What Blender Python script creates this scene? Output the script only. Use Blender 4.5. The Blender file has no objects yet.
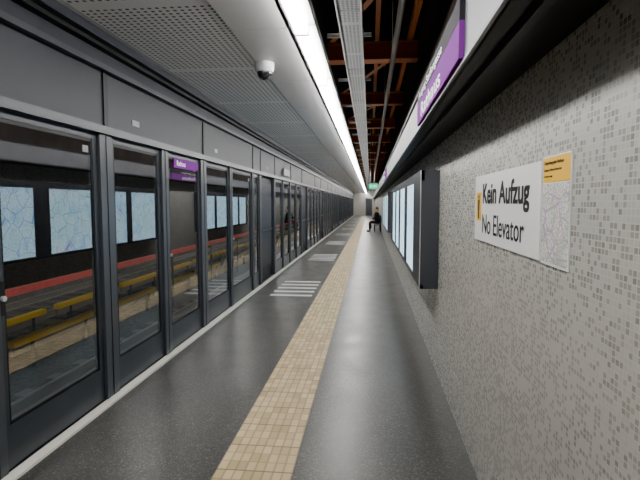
import bpy, math, random
from mathutils import Vector, Matrix
random.seed(4)
scn = bpy.context.scene
scn.view_settings.view_transform = 'AgX'
scn.view_settings.look = 'AgX - Punchy'
scn.view_settings.exposure = 1.2
COL = scn.collection
Y0, Y1 = -4.0, 62.0

# ---------------------------------------------------------------- materials
def mat(name, col=(.5,.5,.5), rough=.5, metal=0.0, emit=None, es=1.0, spec=.5):
    m = bpy.data.materials.new(name); m.use_nodes = True
    b = m.node_tree.nodes['Principled BSDF']
    b.inputs['Base Color'].default_value = (*col,1)
    b.inputs['Roughness'].default_value = rough
    b.inputs['Metallic'].default_value = metal
    b.inputs['Specular IOR Level'].default_value = spec
    if emit:
        b.inputs['Emission Color'].default_value = (*emit,1)
        b.inputs['Emission Strength'].default_value = es
    return m
class NT:
    def __init__(s, m): s.t=m.node_tree; s.n=s.t.nodes; s.l=s.t.links; s.b=s.n['Principled BSDF']
    def new(s, ty, **k):
        n=s.n.new(ty)
        for a,v in k.items(): setattr(n,a,v)
        return n
    def math(s, op, a, b=None, c=None):
        n=s.n.new('ShaderNodeMath'); n.operation=op
        for i,v in enumerate((a,b,c)):
            if v is None: continue
            if isinstance(v,(int,float)): n.inputs[i].default_value=v
            else: s.l.new(v,n.inputs[i])
        return n.outputs[0]
    def xyz(s):
        tc=s.n.new('ShaderNodeTexCoord'); sp=s.n.new('ShaderNodeSeparateXYZ')
        s.l.new(tc.outputs['Object'],sp.inputs[0]); s.tc=tc.outputs['Object']
        return sp.outputs
    def mix(s, f, a, b):
        n=s.n.new('ShaderNodeMix'); n.data_type='RGBA'
        if isinstance(f,(int,float)): n.inputs[0].default_value=f
        else: s.l.new(f,n.inputs[0])
        for i,v in ((6,a),(7,b)):
            if isinstance(v,tuple): n.inputs[i].default_value=(*v,1)
            else: s.l.new(v,n.inputs[i])
        return n.outputs[2]
    def ramp(s, f, stops, interp='LINEAR'):
        n=s.n.new('ShaderNodeValToRGB'); cr=n.color_ramp; cr.interpolation=interp
        while len(cr.elements)<len(stops): cr.elements.new(.5)
        for e,(p,c) in zip(cr.elements,stops): e.position=p; e.color=(*c,1)
        s.l.new(f,n.inputs[0]); return n.outputs[0]
    def noise(s, scale, detail=3, vec=None):
        n=s.n.new('ShaderNodeTexNoise'); n.inputs['Scale'].default_value=scale; n.inputs['Detail'].default_value=detail
        s.l.new(vec or s.tc, n.inputs['Vector']); return n.outputs[0]
    def bump(s, h, strength=.3, dist=.01):
        n=s.n.new('ShaderNodeBump'); n.inputs['Strength'].default_value=strength; n.inputs['Distance'].default_value=dist
        s.l.new(h,n.inputs['Height']); s.l.new(n.outputs[0],s.b.inputs['Normal'])
    def base(s,c): s.l.new(c,s.b.inputs['Base Color'])
    def rough(s,c): s.l.new(c,s.b.inputs['Roughness'])

# mosaic wall
m_mosaic = mat('mosaic_tiles', rough=.3)
q=NT(m_mosaic); o=q.xyz(); P=.0205
u=q.math('DIVIDE',o[1],P); v=q.math('DIVIDE',o[2],P*.9)
cu=q.math('FLOOR',u); cv=q.math('FLOOR',v)
cb=q.new('ShaderNodeCombineXYZ'); q.l.new(cu,cb.inputs[0]); q.l.new(cv,cb.inputs[1])
wn=q.new('ShaderNodeTexWhiteNoise'); wn.noise_dimensions='2D'; q.l.new(cb.outputs[0],wn.inputs['Vector'])
fu=q.math('ABSOLUTE',q.math('SUBTRACT',q.math('FRACT',u),.5)); fv=q.math('ABSOLUTE',q.math('SUBTRACT',q.math('FRACT',v),.5))
g=q.math('GREATER_THAN',q.math('MAXIMUM',fu,fv),.40)
tile=q.ramp(wn.outputs['Value'],[(0,(.19,.182,.163)),(.06,(.235,.227,.203)),(.2,(.275,.268,.242)),(.42,(.315,.308,.28)),(.75,(.35,.343,.315))],'CONSTANT')
q.base(q.mix(g,tile,(.43,.42,.39)))
q.rough(q.math('ADD',q.math('MULTIPLY',wn.outputs['Value'],.25),q.math('MULTIPLY_ADD',g,.4,.16)))
q.bump(q.math('SUBTRACT',1.0,g),.2,.002)

# dark terrazzo/asphalt floor
m_floor = mat('platform_floor', rough=.4)
q=NT(m_floor); o=q.xyz()
mp=q.new('ShaderNodeTexVoronoi'); mp.inputs['Scale'].default_value=140; q.l.new(q.tc,mp.inputs['Vector'])
sp_=q.new('ShaderNodeSeparateColor'); q.l.new(mp.outputs['Color'],sp_.inputs[0])
n2=q.noise(1.1,5); n4=q.noise(3.5,5)
c=q.ramp(sp_.outputs[0],[(0,(.022,.0215,.021)),(.5,(.040,.039,.037)),(.88,(.066,.065,.061)),(.96,(.14,.138,.13))])
c2=q.ramp(q.math('MULTIPLY_ADD',n4,.5,q.math('MULTIPLY',n2,.5)),[(.35,(.72,.72,.72)),(.65,(1.3,1.29,1.25))])
mm=q.new('ShaderNodeMix'); mm.data_type='RGBA'; mm.blend_type='MULTIPLY'; mm.inputs[0].default_value=1
q.l.new(c,mm.inputs[6]); q.l.new(c2,mm.inputs[7]); q.base(mm.outputs[2])
q.rough(q.math('MULTIPLY_ADD',n4,.22,.235))

# tactile strip
m_tact = mat('tactile_paving', rough=.6)
q=NT(m_tact); o=q.xyz()
x=q.math('DIVIDE',q.math('ADD',o[0],.905),.0575); y=q.math('DIVIDE',o[1],.10)
gx=q.math('GREATER_THAN',q.math('ABSOLUTE',q.math('SUBTRACT',q.math('FRACT',x),.5)),.40)
gy=q.math('GREATER_THAN',q.math('ABSOLUTE',q.math('SUBTRACT',q.math('FRACT',y),.5)),.455)
y3=q.math('DIVIDE',o[1],.30)
g3=q.math('GREATER_THAN',q.math('ABSOLUTE',q.math('SUBTRACT',q.math('FRACT',y3),.5)),.48)
cb=q.new('ShaderNodeCombineXYZ'); q.l.new(q.math('FLOOR',x),cb.inputs[0]); q.l.new(q.math('FLOOR',y),cb.inputs[1])
wn=q.new('ShaderNodeTexWhiteNoise'); wn.noise_dimensions='2D'; q.l.new(cb.outputs[0],wn.inputs['Vector'])
c=q.ramp(wn.outputs['Value'],[(0,(.45,.335,.175)),(.5,(.57,.44,.245)),(1,(.69,.55,.33))])
n=q.noise(14,5)
c=q.mix(q.math('MULTIPLY',n,.35),c,(.33,.235,.13))
g=q.math('MAXIMUM',q.math('MULTIPLY',gx,.5),q.math('MAXIMUM',q.math('MULTIPLY',gy,.5),q.math('MULTIPLY',g3,.85)))
q.base(q.mix(g,c,(.14,.10,.055))); q.bump(q.math('SUBTRACT',1.0,g),.4,.004)

# perforated metal
def perf(name, colr, pitch, panel, holer=.29):
    m=mat(name, rough=.35, metal=.1); q=NT(m); o=q.xyz()
    a=q.math('SUBTRACT',q.math('FRACT',q.math('DIVIDE',o[0],pitch)),.5)
    b=q.math('SUBTRACT',q.math('FRACT',q.math('DIVIDE',o[1],pitch)),.5)
    d=q.math('SQRT',q.math('ADD',q.math('MULTIPLY',a,a),q.math('MULTIPLY',b,b)))
    h=q.math('LESS_THAN',d,holer)
    e=q.math('LESS_THAN',q.math('ABSOLUTE',q.math('SUBTRACT',q.math('FRACT',q.math('DIVIDE',o[1],panel)),.5)),.46)
    h=q.math('MULTIPLY',h,e)
    q.base(q.mix(h,colr,(.04,.04,.045)))
    return m
m_perf = perf('perforated_ceiling_metal',(.78,.78,.79),.05,1.5,.26)
m_tray = perf('perforated_tray_metal',(.24,.25,.26),.03,.75,.33)
m_ceil = mat('ceiling_metal',(.64,.64,.65),.24,.1)
m_dark = mat('dark_steel',(.031,.034,.043),.5,.0,spec=.25)
m_dark2= mat('door_post_steel',(.068,.074,.087),.36,.25,spec=.4)
m_leaf = mat('door_leaf_steel',(.045,.050,.060),.36,.25,spec=.4)
m_black= mat('black_rubber',(.009,.009,.010),.5,spec=.3)
m_blackg= mat('black_underside',(.011,.011,.013),.5,spec=.3)
m_white= mat('white_lacquer',(.55,.55,.55),.35)
m_alu  = mat('threshold_stone',(.70,.69,.63),.45)
m_fasc = mat('fascia_metal',(.17,.17,.19),.45,.0,spec=.35)
m_pit  = mat('track_ballast',(.05,.048,.045),.9)
q=NT(m_pit); o=q.xyz(); n=q.noise(16,4); q.base(q.ramp(n,[(.35,(.025,.024,.022)),(.65,(.09,.085,.076))])); q.bump(n,.8,.05)
m_conc = mat('dark_concrete',(.045,.045,.048),.85)
q=NT(m_conc); o=q.xyz(); n=q.noise(1.5,5); q.base(q.ramp(n,[(.3,(.025,.025,.027)),(.7,(.05,.05,.052))]))
m_sleep= mat('sleeper_concrete',(.14,.13,.12),.8)
m_rail = mat('rail_steel',(.36,.32,.29),.35,.6)
m_yel  = mat('third_rail_yellow',(.98,.64,.008),.5)
m_red  = mat('red_paint',(1.0,.008,.012),.45)
m_rust = mat('red_oxide_steel',(.42,.16,.075),.6)
m_void = mat('void_black',(.026,.016,.013),.9)
m_pipe = mat('galvanised_pipe',(.50,.51,.52),.4,.4)
m_plate= mat('label_plate_grey',(.22,.22,.23),.5)
m_light= mat('fluorescent_diffuser',(1,1,1),.5,emit=(1,.98,.94),es=34)
m_void_fill= mat('void_fill_tube',(1,1,1),.5,emit=(1,.93,.8),es=16)  # added fill light for the ceiling void
m_track_fill= mat('track_fill_tube',(1,1,1),.5,emit=(1,.96,.88),es=125)  # added fill light for the track area
m_purp = mat('purple_enamel',(.20,.035,.28),.8,spec=.1)
m_paint= mat('white_road_paint',(.70,.70,.68),.6)
m_sign = mat('sign_white',(.74,.74,.73),.4)
m_text = mat('sign_text_black',(.01,.01,.01),.6,spec=.2)
m_sdark= mat('sign_charcoal',(.03,.028,.035),.7,spec=.1)
m_textw= mat('sign_text_white',(.95,.95,.95),.6,emit=(1,1,1),es=.2)
m_syel = mat('sign_yellow',(.78,.44,.012),.5)
m_green= mat('exit_sign_green',(.02,.4,.2),.4,emit=(.05,.8,.4),es=.45)
# screens : pale map sheet with thin coloured lines
m_scr = mat('backlit_map_screen',(.05,.05,.05),.25)
q=NT(m_scr); o=q.xyz()
def vline(scale,th):
    vo=q.new('ShaderNodeTexVoronoi'); vo.feature='DISTANCE_TO_EDGE'; vo.inputs['Scale'].default_value=scale; q.l.new(q.tc,vo.inputs['Vector'])
    return q.math('LESS_THAN',vo.outputs[0],th)
nn=q.noise(2.5,3); n5=q.noise(1.3,1)
c=q.ramp(nn,[(.4,(.42,.72,.90)),(.5,(.62,.85,.95)),(.6,(.50,.78,.87))])
c=q.mix(q.math('MULTIPLY',vline(20,.09),.4),c,(.24,.38,.52))
lc=q.ramp(n5,[(.40,(.06,.25,.65)),(.48,(.35,.10,.45)),(.54,(.55,.28,.12)),(.62,(.10,.40,.30))],'CONSTANT')
c=q.mix(q.math('MULTIPLY',vline(4.5,.018),.8),c,lc)
q.l.new(c,q.b.inputs['Emission Color']); q.b.inputs['Emission Strength'].default_value=1.5
# map poster
m_map = mat('city_map_print',(.7,.7,.68),.5)
q=NT(m_map); o=q.xyz()
c=q.ramp(q.noise(14,3),[(.4,(.62,.60,.62)),(.5,(.68,.66,.60)),(.62,(.48,.59,.43))])
c=q.mix(vline(60,.08),c,(.34,.32,.36)); c=q.mix(q.math('MULTIPLY',vline(13,.03),.8),c,(.34,.18,.36))
q.base(c)
# glass
m_glass = bpy.data.materials.new('door_glass'); m_glass.use_nodes=True
t=m_glass.node_tree; t.nodes.clear()
out=t.nodes.new('ShaderNodeOutputMaterial'); mx=t.nodes.new('ShaderNodeMixShader')
tr=t.nodes.new('ShaderNodeBsdfTransparent'); tr.inputs[0].default_value=(.72,.74,.75,1)
gl=t.nodes.new('ShaderNodeBsdfGlossy'); gl.inputs['Roughness'].default_value=.0; gl.inputs[0].default_value=(.95,.97,1,1)
fr=t.nodes.new('ShaderNodeFresnel'); fr.inputs[0].default_value=2.9
t.links.new(fr.outputs[0],mx.inputs[0]); t.links.new(tr.outputs[0],mx.inputs[1]); t.links.new(gl.outputs[0],mx.inputs[2]); t.links.new(mx.outputs[0],out.inputs[0])
m_dome = mat('smoked_dome',(.02,.02,.022),.08)

# ---------------------------------------------------------------- builder
class MB:
    def __init__(s): s.v=[]; s.f=[]; s.m=[]; s.mats=[]
    def mi(s,m):
        if m not in s.mats: s.mats.append(m)
        return s.mats.index(m)
    def box(s,x0,x1,y0,y1,z0,z1,m):
        if x0>x1:x0,x1=x1,x0
        if y0>y1:y0,y1=y1,y0
        if z0>z1:z0,z1=z1,z0
        b=len(s.v); s.v+=[(x0,y0,z0),(x1,y0,z0),(x1,y1,z0),(x0,y1,z0),(x0,y0,z1),(x1,y0,z1),(x1,y1,z1),(x0,y1,z1)]
        for f in ((0,3,2,1),(4,5,6,7),(0,1,5,4),(1,2,6,5),(2,3,7,6),(3,0,4,7)):
            s.f.append(tuple(b+i for i in f)); s.m.append(s.mi(m))
    def quad(s,pts,m):
        b=len(s.v); s.v+=pts; s.f.append(tuple(range(b,b+len(pts)))); s.m.append(s.mi(m))
    def cyl(s,p,q_,r,m,n=12,r2=None):
        p=Vector(p);q_=Vector(q_); d=(q_-p).normalized(); r2=r if r2 is None else r2
        a=d.orthogonal().normalized(); c=d.cross(a); b=len(s.v)
        for P_,R in ((p,r),(q_,r2)):
            for i in range(n):
                t=2*math.pi*i/n; s.v.append(tuple(P_+a*math.cos(t)*R+c*math.sin(t)*R))
        for i in range(n):
            j=(i+1)%n; s.f.append((b+i,b+j,b+n+j,b+n+i)); s.m.append(s.mi(m))
        s.f.append(tuple(b+i for i in reversed(range(n)))); s.m.append(s.mi(m))
        s.f.append(tuple(b+n+i for i in range(n))); s.m.append(s.mi(m))
    def dome(s,c,r,m,n=20,k=7,h=1.0):
        b=len(s.v)
        for j in range(k):
            ph=math.pi/2*j/k
            for i in range(n):
                t=2*math.pi*i/n; s.v.append((c[0]+r*math.cos(ph)*math.cos(t),c[1]+r*math.cos(ph)*math.sin(t),c[2]-r*h*math.sin(ph)))
        s.v.append((c[0],c[1],c[2]-r*h)); e=len(s.v)-1
        for j in range(k-1):
            for i in range(n):
                i2=(i+1)%n; s.f.append((b+j*n+i,b+(j+1)*n+i,b+(j+1)*n+i2,b+j*n+i2)); s.m.append(s.mi(m))
        for i in range(n): s.f.append((b+(k-1)*n+i,e,b+(k-1)*n+(i+1)%n)); s.m.append(s.mi(m))
    def make(s,name,parent=None,bevel=0,smooth=False):
        me=bpy.data.meshes.new(name); me.from_pydata(s.v,[],s.f); 
        for m in s.mats: me.materials.append(m)
        me.polygons.foreach_set('material_index',s.m)
        if smooth: me.polygons.foreach_set('use_smooth',[True]*len(s.f))
        me.update(); ob=bpy.data.objects.new(name,me); COL.objects.link(ob)
        if parent: ob.parent=parent
        if bevel:
            bv=ob.modifiers.new('bevel','BEVEL'); bv.width=bevel; bv.segments=2; bv.limit_method='ANGLE'
        return ob
def text(s,name,size,loc,m,parent,facing='-x',bold=0,align='LEFT',sx=1.0):
    R={'-x':Matrix(((0,0,-1),(-1,0,0),(0,1,0))),'+x':Matrix(((0,0,1),(1,0,0),(0,1,0))),'-y':Matrix(((1,0,0),(0,0,-1),(0,1,0)))}[facing]
    offs=[(0,0)] if not bold else [(-bold,-bold),(bold,-bold),(bold,bold),(-bold,bold),(0,0)]
    for k,(du,dv) in enumerate(offs):
        cu=bpy.data.curves.new(name,'FONT'); cu.body=s; cu.size=size; cu.extrude=.0004+.00005*k; cu.align_x=align
        cu.materials.append(m); ob=bpy.data.objects.new(name,cu); COL.objects.link(ob)
        d=R@Vector((du,dv,0))
        ob.matrix_world=Matrix.Translation(Vector(loc)+d)@R.to_4x4()@Matrix.Diagonal((sx,1,1,1))
        if parent: ob.parent=parent

XL=-2.10; XW=.635; EYE=1.6
# ---------------------------------------------------------------- shell
b=MB(); b.box(-2.22,XW+.2,Y0,Y1,-1.1,0,m_floor); b.make('floor')
b=MB(); b.box(-10.2,-2.22,Y0,Y1,-1.3,-1.1,m_pit); b.make('floor_trackbed')
b=MB(); b.box(XW,XW+.2,Y0,Y1,0,2.14,m_mosaic); b.make('wall_right')
b=MB(); b.box(XW,XW+.2,Y0,Y1,2.40,5.2,m_void); b.make('wall_right_upper')
b=MB(); b.box(-10.4,-10.2,Y0,Y1,-1.3,5.2,m_conc); b.make('wall_left')
b=MB(); b.box(-10.4,XW+.2,Y0,Y1,5.2,5.4,m_void); b.make('ceiling_slab')
b=MB(); b.box(-10.2,-2.2,Y0,Y1,3.9,4.0,m_conc); b.make('ceiling_trackway')
b=MB(); b.box(-.64,-.60,Y0,Y1,3.0,5.2,m_void); b.make('wall_ceiling_void')
m_end=mat('end_wall_paint',(.50,.49,.45),.6)
b=MB(); b.box(-2.2,XW+.2,Y1,Y1+.2,0,5.2,m_end); b.box(-.5,.2,Y1-.03,Y1,0,2.1,m_dark2)
b.box(-.58,-.5,Y1-.05,Y1,0,2.18,m_fasc); b.box(.2,.28,Y1-.05,Y1,0,2.18,m_fasc); b.box(-.58,.28,Y1-.05,Y1,2.1,2.18,m_fasc)
b.make('wall_end')
b=MB(); b.box(-10.2,-2.2,Y1,Y1+.2,-1.1,4,m_void); b.make('wall_tunnel_end')
# ceiling panels
b=MB(); y=Y0
while y<Y1:
    b.box(-1.90,-1.02,y+.004,y+1.496,2.85,2.87,m_perf); b.box(-1.94,-1.90,y+.004,y+1.496,2.85,2.87,m_ceil)
    b.box(-1.012,-.585,y+.004,y+1.496,2.845,2.87,m_ceil); b.box(-.60,-.585,y+.002,y+1.498,2.845,3.0,m_ceil)
    y+=1.5
b.box(-2.0,-.60,Y0,Y1,2.872,2.93,m_black); b.make('ceiling')
# cornice + header
b=MB()
b.box(-2.2,XL+.01,Y0,Y1,2.20,2.62,m_dark)
b.box(-2.2,-2.03,Y0,Y1,2.62,2.66,m_leaf)
b.box(-2.2,-2.06,Y0,Y1,2.66,2.76,m_dark)
b.box(-2.2,-2.00,Y0,Y1,2.76,2.79,m_black)
b.box(-2.2,-1.945,Y0,Y1,2.79,2.90,m_dark)
b.box(-2.2,XL+.035,Y0,Y1,2.14,2.20,m_leaf)
b.box(-2.2,XL-.05,Y0,Y1,2.9,3.9,m_void)
for yy in (1.45,3.67,5.93,8.5,9.1,10.5)+tuple(14.7+5.6*i for i in range(8))+tuple(12.6+5.6*i for i in range(8)):
    b.box(XL+.01,XL+.022,yy-.03,yy+.03,2.2,2.62,m_black); 
b.make('trim_door_header')
b=MB()
for yy in (4.1,6.35,9.6,12.9,15.3):
    b.box(XL+.01,XL+.016,yy,yy+.13,2.28,2.33,m_plate)
b.box(XL+.01,XL+.06,11.4,12.2,2.26,2.42,m_plate)
b.make('header_label_plate')
b=MB(); b.box(XL-.0,XL+.075,Y0,Y1,0,.018,m_alu); b.box(-2.22,XL,Y0,Y1,0,.012,m_dark); b.make('trim_threshold')

# ---------------------------------------------------------------- platform screen doors
def leaf(y0,y1,handle=False):
    b=MB(); x0,x1=XL-.055,XL-.015; z0,z1=.022,2.14
    s=.055
    b.box(x0,x1,y0,y0+s,z0,z1,m_leaf); b.box(x0,x1,y1-s,y1,z0,z1,m_leaf)
    b.box(x0,x1,y0+s,y1-s,z0,.28,m_leaf); b.box(x0,x1,y0+s,y1-s,z1-.05,z1,m_leaf)
    xg=x1-.008
    b.quad([(xg,y0+s,.28),(xg,y1-s,.28),(xg,y1-s,z1-.05),(xg,y0+s,z1-.05)],m_glass)
    for a in ((y0+s,y0+s+.018,.28,z1-.05),(y1-s-.018,y1-s,.28,z1-.05)): b.box(xg-.004,xg+.003,a[0],a[1],a[2],a[3],m_black)
    b.box(xg-.004,xg+.003,y0+s,y1-s,.28,.30,m_black); b.box(xg-.004,xg+.003,y0+s,y1-s,z1-.075,z1-.05,m_black)
    if handle:
        b.cyl((x1,y0+.028,1.05),(x1+.03,y0+.028,1.05),.016,m_pipe); b.box(x1,x1+.012,y0+.008,y0+.048,.95,1.15,m_black)
        b.box(xg,xg+.004,y1-s-.12,y1-s-.05,1.98,2.03,m_plate)
    return b.make('platform_screen_door')
def solid(y0,y1):
    b=MB(); x0,x1=XL-.095,XL-.06
    b.box(x0,x1,y0,y1,.022,2.14,m_black)
    b.box(x1,x1+.02,y0+.1,y1-.1,.3,1.02,m_dark); b.box(x1,x1+.02,y0+.1,y1-.1,1.08,2.0,m_dark)
    b.box(x1+.02,x1+.045,y0+.14,y1-.14,1.03,1.07,m_leaf)
    return b.make('service_door_panel')
def post(y,w):
    b=MB(); b.box(XL-.07,XL+.01,y-w/2,y+w/2,.0195,2.139,m_dark2)
    b.box(XL+.01,XL+.014,y-.006,y+.006,.022,2.138,m_black)
    return b.make('door_post',bevel=.006)
posts=[(-2.1,.14),(-.95,.2),(.2,.14),(1.3,.2),(2.43,.14),(3.67,.18),(4.78,.15),(5.93,.2),(7.14,.12),(8.52,.12),(9.1,.14),(10.5,.14)]
kinds={ (8.52,9.1):'g',(9.1,10.5):'s'}
y=10.5
for k in range(9):
    for i in range(1,5):
        posts.append((y+1.05*i,.12 if i%2 else .16))
    kinds[(round(y+4.2,2),round(y+5.6,2))]='s'
    posts.append((y+5.6,.14)); y+=5.6
posts=[p for p in posts if p[0]<Y1-1]
for p in posts: post(*p)
for i in range(len(posts)-1):
    (a,wa),(c,wc)=posts[i],posts[i+1]
    y0=a+wa/2+.004; y1=c-wc/2-.004
    if kinds.get((round(a,2),round(c,2)))=='s': solid(y0,y1)
    else: leaf(y0,y1,handle=(i%2==0))
b=MB(); b.box(XL-.014,XL-.009,5.05,5.78,1.985,2.085,m_purp); lab=b.make('door_name_label')
text('Rathaus','label_text',.08,(XL-.0075,5.12,2.01),m_textw,lab,'+x')

# ---------------------------------------------------------------- tactile strip, road markings
b=MB(); b.box(-.905,-.445,Y0,Y1-2,0,.006,m_tact); b.make('tactile_paving_strip')
def hatch(yc):
    b=MB()
    for i in range(5):
        y=yc-.8+i*.36
        b.quad([(-1.72,y,.0025),(-.99,y,.0025),(-.99,y+.13,.0025),(-1.72,y+.13,.0025)],m_paint)
    b.make('floor_marking')
for k in range(9): hatch(8.9+5.2*k)

# ---------------------------------------------------------------- light strip
b=MB(); y=Y0
while y<Y1-1:
    b.box(-.575,-.40,y+.005,y+1.495,2.865,2.94,m_white)
    b.box(-.535,-.45,y+.03,y+1.47,2.80,2.865,m_light)
    b.box(-.545,-.44,y+.0,y+.03,2.795,2.865,m_white)
    y+=1.5
b.make('fluorescent_light_strip')
b=MB(); 
y=Y0
while y<Y1-2:
    b.box(-.245,-.075,y+.01,y+1.49,2.95,2.96,m_tray); b.box(-.25,-.24,y,y+1.5,2.94,3.02,m_pipe); b.box(-.08,-.07,y,y+1.5,2.94,3.02,m_pipe)
    b.box(-.38,.0,y+.74,y+.77,3.02,3.05,m_pipe)
    b.cyl((-.16,y+.75,3.03),(-.16,y+.75,5.19),.008,m_pipe,6)
    b.cyl((-.12,y+.1,2.99),(-.12,y+.6,2.99),.014,m_void_fill,8)  # uplight tubes added on the tray to brighten the beams above
    b.cyl((-.20,y,2.975),(-.20,y+1.5,2.975),.014,m_black,8)
    y+=1.5
b.make('cable_tray')
b=MB(); b.cyl((.24,Y0,3.2),(.24,Y1-1,3.2),.028,m_pipe); 
y=Y0+.75
while y<Y1-1: b.cyl((.24,y,3.2),(.24,y,5.19),.007,m_pipe,6); y+=3
b.make('conduit_pipe')
y=.9; 
while y<Y1:
    b=MB()
    b.box(-.6,XW,y-.11,y+.11,3.56,3.58,m_rust); b.box(-.6,XW,y-.11,y+.11,3.78,3.80,m_rust); b.box(-.6,XW,y-.012,y+.012,3.58,3.78,m_rust)
    b.make('steel_beam'); y+=3.0
b=MB(); 
b.box(.05,.11,Y0,Y1,3.9,4.05,m_rust); b.box(.5,.56,Y0,Y1,3.805,3.95,m_rust); b.make('steel_purlin')
b=MB()
for k in range(12):
    y=.9+3*k; b.quad([(.5,y+.12,3.79),(.58,y+.12,3.79),(-.5,y+2.85,3.79),(-.58,y+2.85,3.79)],m_rust)
b.make('bracing_bar')

# ---------------------------------------------------------------- right fascia and sign
b=MB(); b.box(.365,XW+.2,Y0,Y1,2.14,2.385,m_blackg)
b.box(.357,.365,Y0,Y1,2.155,2.385,m_fasc); b.box(.35,.372,Y0,Y1,2.14,2.155,m_dark2)
b.box(.44,.47,Y0,Y1,2.115,2.14,m_dark)
b.box(.34,XW,Y0,Y1,2.386,2.40,m_dark)
y=Y0
while y<Y1: b.box(.3565,.3575,y,y+.008,2.155,2.385,m_black); y+=2.4
b.make('fascia_light_box')
def station_sign(y0,y1):
    b=MB(); b.box(.335,.3565,y0,y1,2.157,2.300,m_purp); b.box(.335,.3565,y0,y1,2.3005,2.384,m_sdark)
    s=b.make('station_name_sign')
    text('Rathaus','name_text',.125,(.3335,y1-.25,2.178),m_textw,s,bold=.0015,sx=2.3)
    text('Ausgang Stadiongasse','exit_text',.066,(.3335,y1-.1,2.32),m_textw,s,sx=1.9)
station_sign(1.95,3.6); station_sign(10.8,12.6)

# ---------------------------------------------------------------- wall lightboxes
def lightcase(y0,y1,scr):
    b=MB(); x0=.467; z0,z1=.80,1.90
    b.box(x0+.03,XW-.002,y0+.02,y1-.02,z0+.03,z1-.03,m_blackg)
    b.box(x0,x0+.03,y0,y1,z1-.09,z1,m_dark); b.box(x0,x0+.03,y0,y1,z0,z0+.04,m_dark)
    b.box(x0,XW-.002,y0,y0+.02,z0,z1,m_dark2); b.box(x0,XW-.002,y1-.02,y1,z0,z1,m_leaf)
    b.box(x0+.03,XW-.002,y0+.02,y1-.02,z1-.03,z1,m_dark);b.box(x0+.03,XW-.002,y0+.02,y1-.02,z0,z0+.03,m_dark)
    prev=y0+.02
    for (a,c) in scr:
        b.box(x0,x0+.03,prev,a,z0+.04,z1-.09,m_dark); prev=c
        xs=x0+.012
        b.quad([(xs,a,z0+.04),(xs,c,z0+.04),(xs,c,z1-.09),(xs,a,z1-.09)],m_scr)
    b.box(x0,x0+.03,prev,y1-.02,z0+.04,z1-.09,m_dark)
    b.box(x0-.004,x0,y0,y0+.05,z0,z1,m_pipe)
    b.make('wall_map_lightbox')
lightcase(4.52,10.45,[(5.3,6.35),(6.68,7.75),(8.0,8.95),(9.15,10.2)])
lightcase(13.0,18.2,[(13.2,14.3),(14.5,15.6),(15.9,16.9),(17.1,18.0)])

# ---------------------------------------------------------------- Kein Aufzug sign and map
X=XW
b=MB(); b.box(X-.008,X-.001,1.86,2.97,1.386,1.755,m_sign); s=b.make('no_elevator_sign')
text('Kein Aufzug','text_line_1',.150,(X-.0095,2.785,1.60),m_text,s,bold=.0035,sx=1.09)
text('No Elevator','text_line_2',.150,(X-.0095,2.785,1.435),m_text,s,bold=.0008,sx=1.0)
b=MB(); b.box(X-.0095,X-.008,2.81,2.93,1.50,1.66,m_syel)
b.make('pictogram_plate',s)
b=MB(); b.cyl((X-.0105,2.87,1.635),(X-.0095,2.87,1.635),.011,m_text); b.box(X-.0105,X-.0095,2.852,2.888,1.56,1.62,m_text); b.box(X-.0105,X-.0095,2.857,2.868,1.51,1.56,m_text); b.box(X-.0105,X-.0095,2.872,2.883,1.51,1.56,m_text)
b.make('pictogram_figure',s)
b=MB(); b.box(X-.006,X-.001,1.60,1.845,1.38,1.765,m_sign); b.box(X-.0075,X-.006,1.605,1.84,1.39,1.668,m_map); b.box(X-.0075,X-.006,1.605,1.84,1.672,1.76,m_syel)
s=b.make('area_map_poster')
text('Umgebungsplan Rathaus','title_1',.018,(X-.008,1.832,1.735),m_text,s)
text('Ausgang Landesgerichtsstrasse','title_2',.013,(X-.008,1.832,1.712),m_text,s)
text('Local area map','title_3',.013,(X-.008,1.832,1.690),m_text,s)

# ---------------------------------------------------------------- security camera
b=MB(); cx,cy=-.95,4.33
b.cyl((cx,cy,2.8455),(cx,cy,2.80),.088,m_pipe,28); b.cyl((cx,cy,2.80),(cx,cy,2.765),.088,m_pipe,28,.078)
b.dome((cx,cy,2.765),.068,m_dome); b.make('dome_security_camera')

# ---------------------------------------------------------------- tracks
def rail(x):
    b.box(x-.07,x+.07,Y0,Y1,-1.03,-1.015,m_rail); b.box(x-.012,x+.012,Y0,Y1,-1.015,-.91,m_rail); b.box(x-.036,x+.036,Y0,Y1,-.91,-.87,m_rail)
for cx in (-3.65,-8.1):
    b=MB(); rail(cx-.72); rail(cx+.72)
    y=Y0+.2
    while y<Y1: b.box(cx-1.2,cx+1.2,y,y+.24,-1.1,-1.03,m_sleep); y+=.65
    b.make('railway_track')
for cx in (-5.55,-6.65):
    b=MB(); y=Y0
    while y<Y1-3:
        b.box(cx-.06,cx+.06,y,y+2.3,-.66,-.56,m_yel); b.box(cx-.03,cx+.03,y,y+2.3,-.80,-.67,m_rail)
        for yy in (y+.4,y+1.9): b.box(cx-.04,cx+.04,yy,yy+.08,-1.1,-.67,m_dark)
        y+=2.7
    b.make('third_rail')
b=MB(); b.box(-5.16,-5.10,Y0,Y1,.26,.37,m_red)
y=Y0+.5
while y<Y1: b.box(-5.15,-5.11,y,y+.05,-1.1,.26,m_dark); y+=3.1
b.make('guard_railing')
b=MB(); y=Y0+1  # added tubes, hidden above the glass, that brighten rails and track bed
while y<Y1-2: b.cyl((-3.6,y,3.6),(-3.6,y+1.4,3.6),.03,m_track_fill,8); b.box(-3.66,-3.54,y-.05,y+1.45,3.64,3.9,m_conc); y+=5
b.make('track_fill_light')

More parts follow.
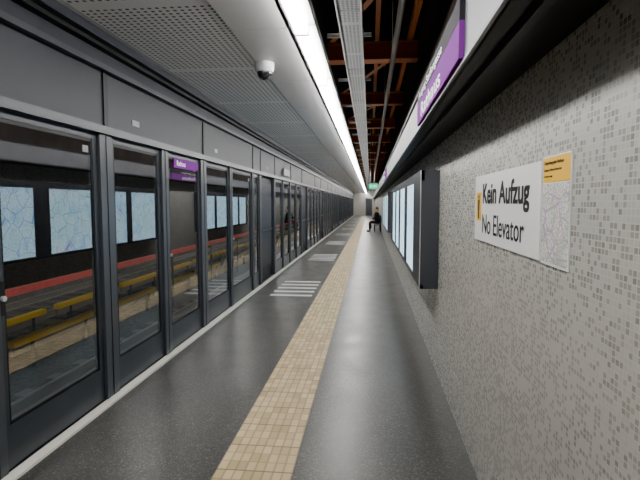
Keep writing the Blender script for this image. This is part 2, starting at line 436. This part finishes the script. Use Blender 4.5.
# ---------------------------------------------------------------- exit sign
b=MB(); b.box(-.07,.31,20.0,20.06,2.18,2.40,m_green); b.box(-.09,.325,20.01,20.05,2.40,2.43,m_dark)
b.cyl((0,20.03,2.43),(0,20.03,5.19),.01,m_pipe,8); b.cyl((.18,20.03,2.43),(.18,20.03,5.19),.01,m_pipe,8)
b.box(.0,.05,19.995,20,2.24,2.34,m_textw); b.box(.1,.25,19.995,20,2.27,2.31,m_textw)
b.make('emergency_exit_sign')

# ---------------------------------------------------------------- bench
DY=2.5
m_wood=mat('bench_slats',(.20,.20,.21),.45,.3)
b=MB()
for i in range(5): b.box(.20+.075*i,.26+.075*i,23.6+DY,26.6+DY,.425,.45,m_wood)
for i in range(3): b.box(.60,.62,23.6+DY,26.6+DY,.60+.1*i,.67+.1*i,m_wood)
for yy in (23.8+DY,25.1+DY,26.4+DY):
    b.box(.22,.60,yy-.02,yy+.02,.39,.425,m_dark); b.box(.24,.28,yy-.02,yy+.02,0,.39,m_dark); b.box(.56,.60,yy-.02,yy+.02,0,.9,m_dark)
b.make('platform_bench')

# ---------------------------------------------------------------- seated passengers
def skin(name,pts,edges,m,parent,root=0,sub=2):
    me=bpy.data.meshes.new(name); me.from_pydata([p[:3] for p in pts],edges,[]); me.materials.append(m)
    ob=bpy.data.objects.new(name,me); COL.objects.link(ob); ob.parent=parent
    sk=ob.modifiers.new('skin','SKIN'); sk.use_smooth_shade=True
    me.skin_vertices.new() if not me.skin_vertices else None
    for i,p in enumerate(pts):
        r=p[3]; r=(r,r) if isinstance(r,(int,float)) else r
        me.skin_vertices[0].data[i].radius=r
    me.skin_vertices[0].data[root].use_root=True
    sb=ob.modifiers.new('sub','SUBSURF'); sb.levels=sub; sb.render_levels=sub
    return ob
m_skin=mat('skin',(.60,.36,.27),.5); m_lips=mat('lips',(.4,.15,.13)); m_shoe=mat('shoe_leather',(.01,.01,.01),.4)
def passenger(loc,rot,coatc,trouc,hairc,sc=1.0,lean=0.0):
    m_coat=mat('coat_cloth',coatc,.85); m_trou=mat('trouser_cloth',trouc,.85); m_hair=mat('hair',hairc,.6)
    pe=bpy.data.objects.new('seated_passenger',None); COL.objects.link(pe)
    L=lean
    skin('trousers',[(0,.02,.56,.13),(-.09,-.02,.545,.092),(-.12,-.44,.53,.062),(-.12,-.44,.12,.046),(.09,-.02,.545,.092),(.12,-.44,.53,.062),(.12,-.42,.12,.046)],[(0,1),(1,2),(2,3),(0,4),(4,5),(5,6)],m_trou,pe)
    skin('coat',[(0,0,.58,.15),(0,-L*.3,.76,.14),(0,-L*.7,.92,.145),(0,-L,1.03,.13),(0,-L-.01,1.12,.058),(-.165,-L,1.02,.068),(-.235,-.06-L*.5,.79,.053),(-.16,-.28,.69,.040),(.165,-L,1.02,.068),(.235,-.06-L*.5,.79,.053),(.16,-.28,.69,.040)],
     [(0,1),(1,2),(2,3),(3,4),(3,5),(5,6),(6,7),(3,8),(8,9),(9,10)],m_coat,pe)
    h=bpy.data.objects.new('head_group',None); COL.objects.link(h); h.parent=pe; h.location=(0,-L,-.37)
    skin('head',[(0,0,1.46,.05),(0,-.01,1.54,.055),(0,-.015,1.60,.085),(0,-.005,1.68,.088),(0,-.005,1.73,.06)],[(0,1),(1,2),(2,3),(3,4)],m_skin,h)
    b=MB(); b.cyl((0,-.10,1.655),(0,-.125,1.62),.012,m_skin,8,.016)
    for sx in (-.032,.032): b.cyl((sx,-.094,1.65),(sx,-.104,1.65),.010,m_text,8)
    b.box(-.025,.025,-.102,-.09,1.585,1.592,m_lips)
    for sx in (-.095,.095): b.cyl((sx-.006,0,1.64),(sx+.006,0,1.64),.028,m_skin,10)
    b.make('face',h)
    skin('hair',[(0,.03,1.60,.08),(0,.03,1.69,.095),(0,.0,1.74,.075)],[(0,1),(1,2)],m_hair,h)
    for sx in (-1,1):
        bx=.15*sx
        skin('palm',[(bx,-.28,.675,.026),(bx-.01*sx,-.36,.64,(.038,.02))],[(0,1)],m_skin,pe,sub=1)
        for dx,Ln in ((-.033,.058),(-.011,.075),(.011,.08),(.033,.07)):
            skin('finger',[(bx-dx*sx,-.36,.64,.010),(bx-dx*sx,-.36-Ln*.55,.628,.009),(bx-dx*sx,-.36-Ln,.608,.008)],[(0,1),(1,2)],m_skin,pe,sub=1)
        skin('thumb',[(bx-.02*sx,-.31,.66,.011),(bx-.055*sx,-.34,.64,.010),(bx-.065*sx,-.37,.625,.009)],[(0,1),(1,2)],m_skin,pe,sub=1)
    for x_ in (-.12,.12):
        skin('shoe',[(x_,-.41,.055,.045),(x_,-.52,.045,.04),(x_,-.61,.035,.03)],[(0,1),(1,2)],m_shoe,pe)
    pe.location=loc; pe.rotation_euler=(0,0,rot); pe.scale=(sc,)*3
passenger((.42,24.3+DY,0),-math.pi/2,(.015,.02,.02),(.012,.013,.02),(.04,.025,.015),1.0,.10)
passenger((.42,25.3+DY,0),-math.pi/2+.25,(.03,.07,.05),(.02,.02,.02),(.35,.24,.12),.98,.02)

# ---------------------------------------------------------------- world, camera
w=bpy.data.worlds.new('world'); scn.world=w; w.use_nodes=True
w.node_tree.nodes['Background'].inputs[0].default_value=(.60,.60,.60,1); w.node_tree.nodes['Background'].inputs[1].default_value=.4
cd=bpy.data.cameras.new('camera'); cam=bpy.data.objects.new('camera',cd); COL.objects.link(cam)
cd.sensor_width=36; cd.lens=36*481/640; cd.clip_start=.05
cam.location=(0,0,EYE); cam.rotation_euler=(math.radians(90-4.4),0,math.atan(50/481))
scn.camera=cam
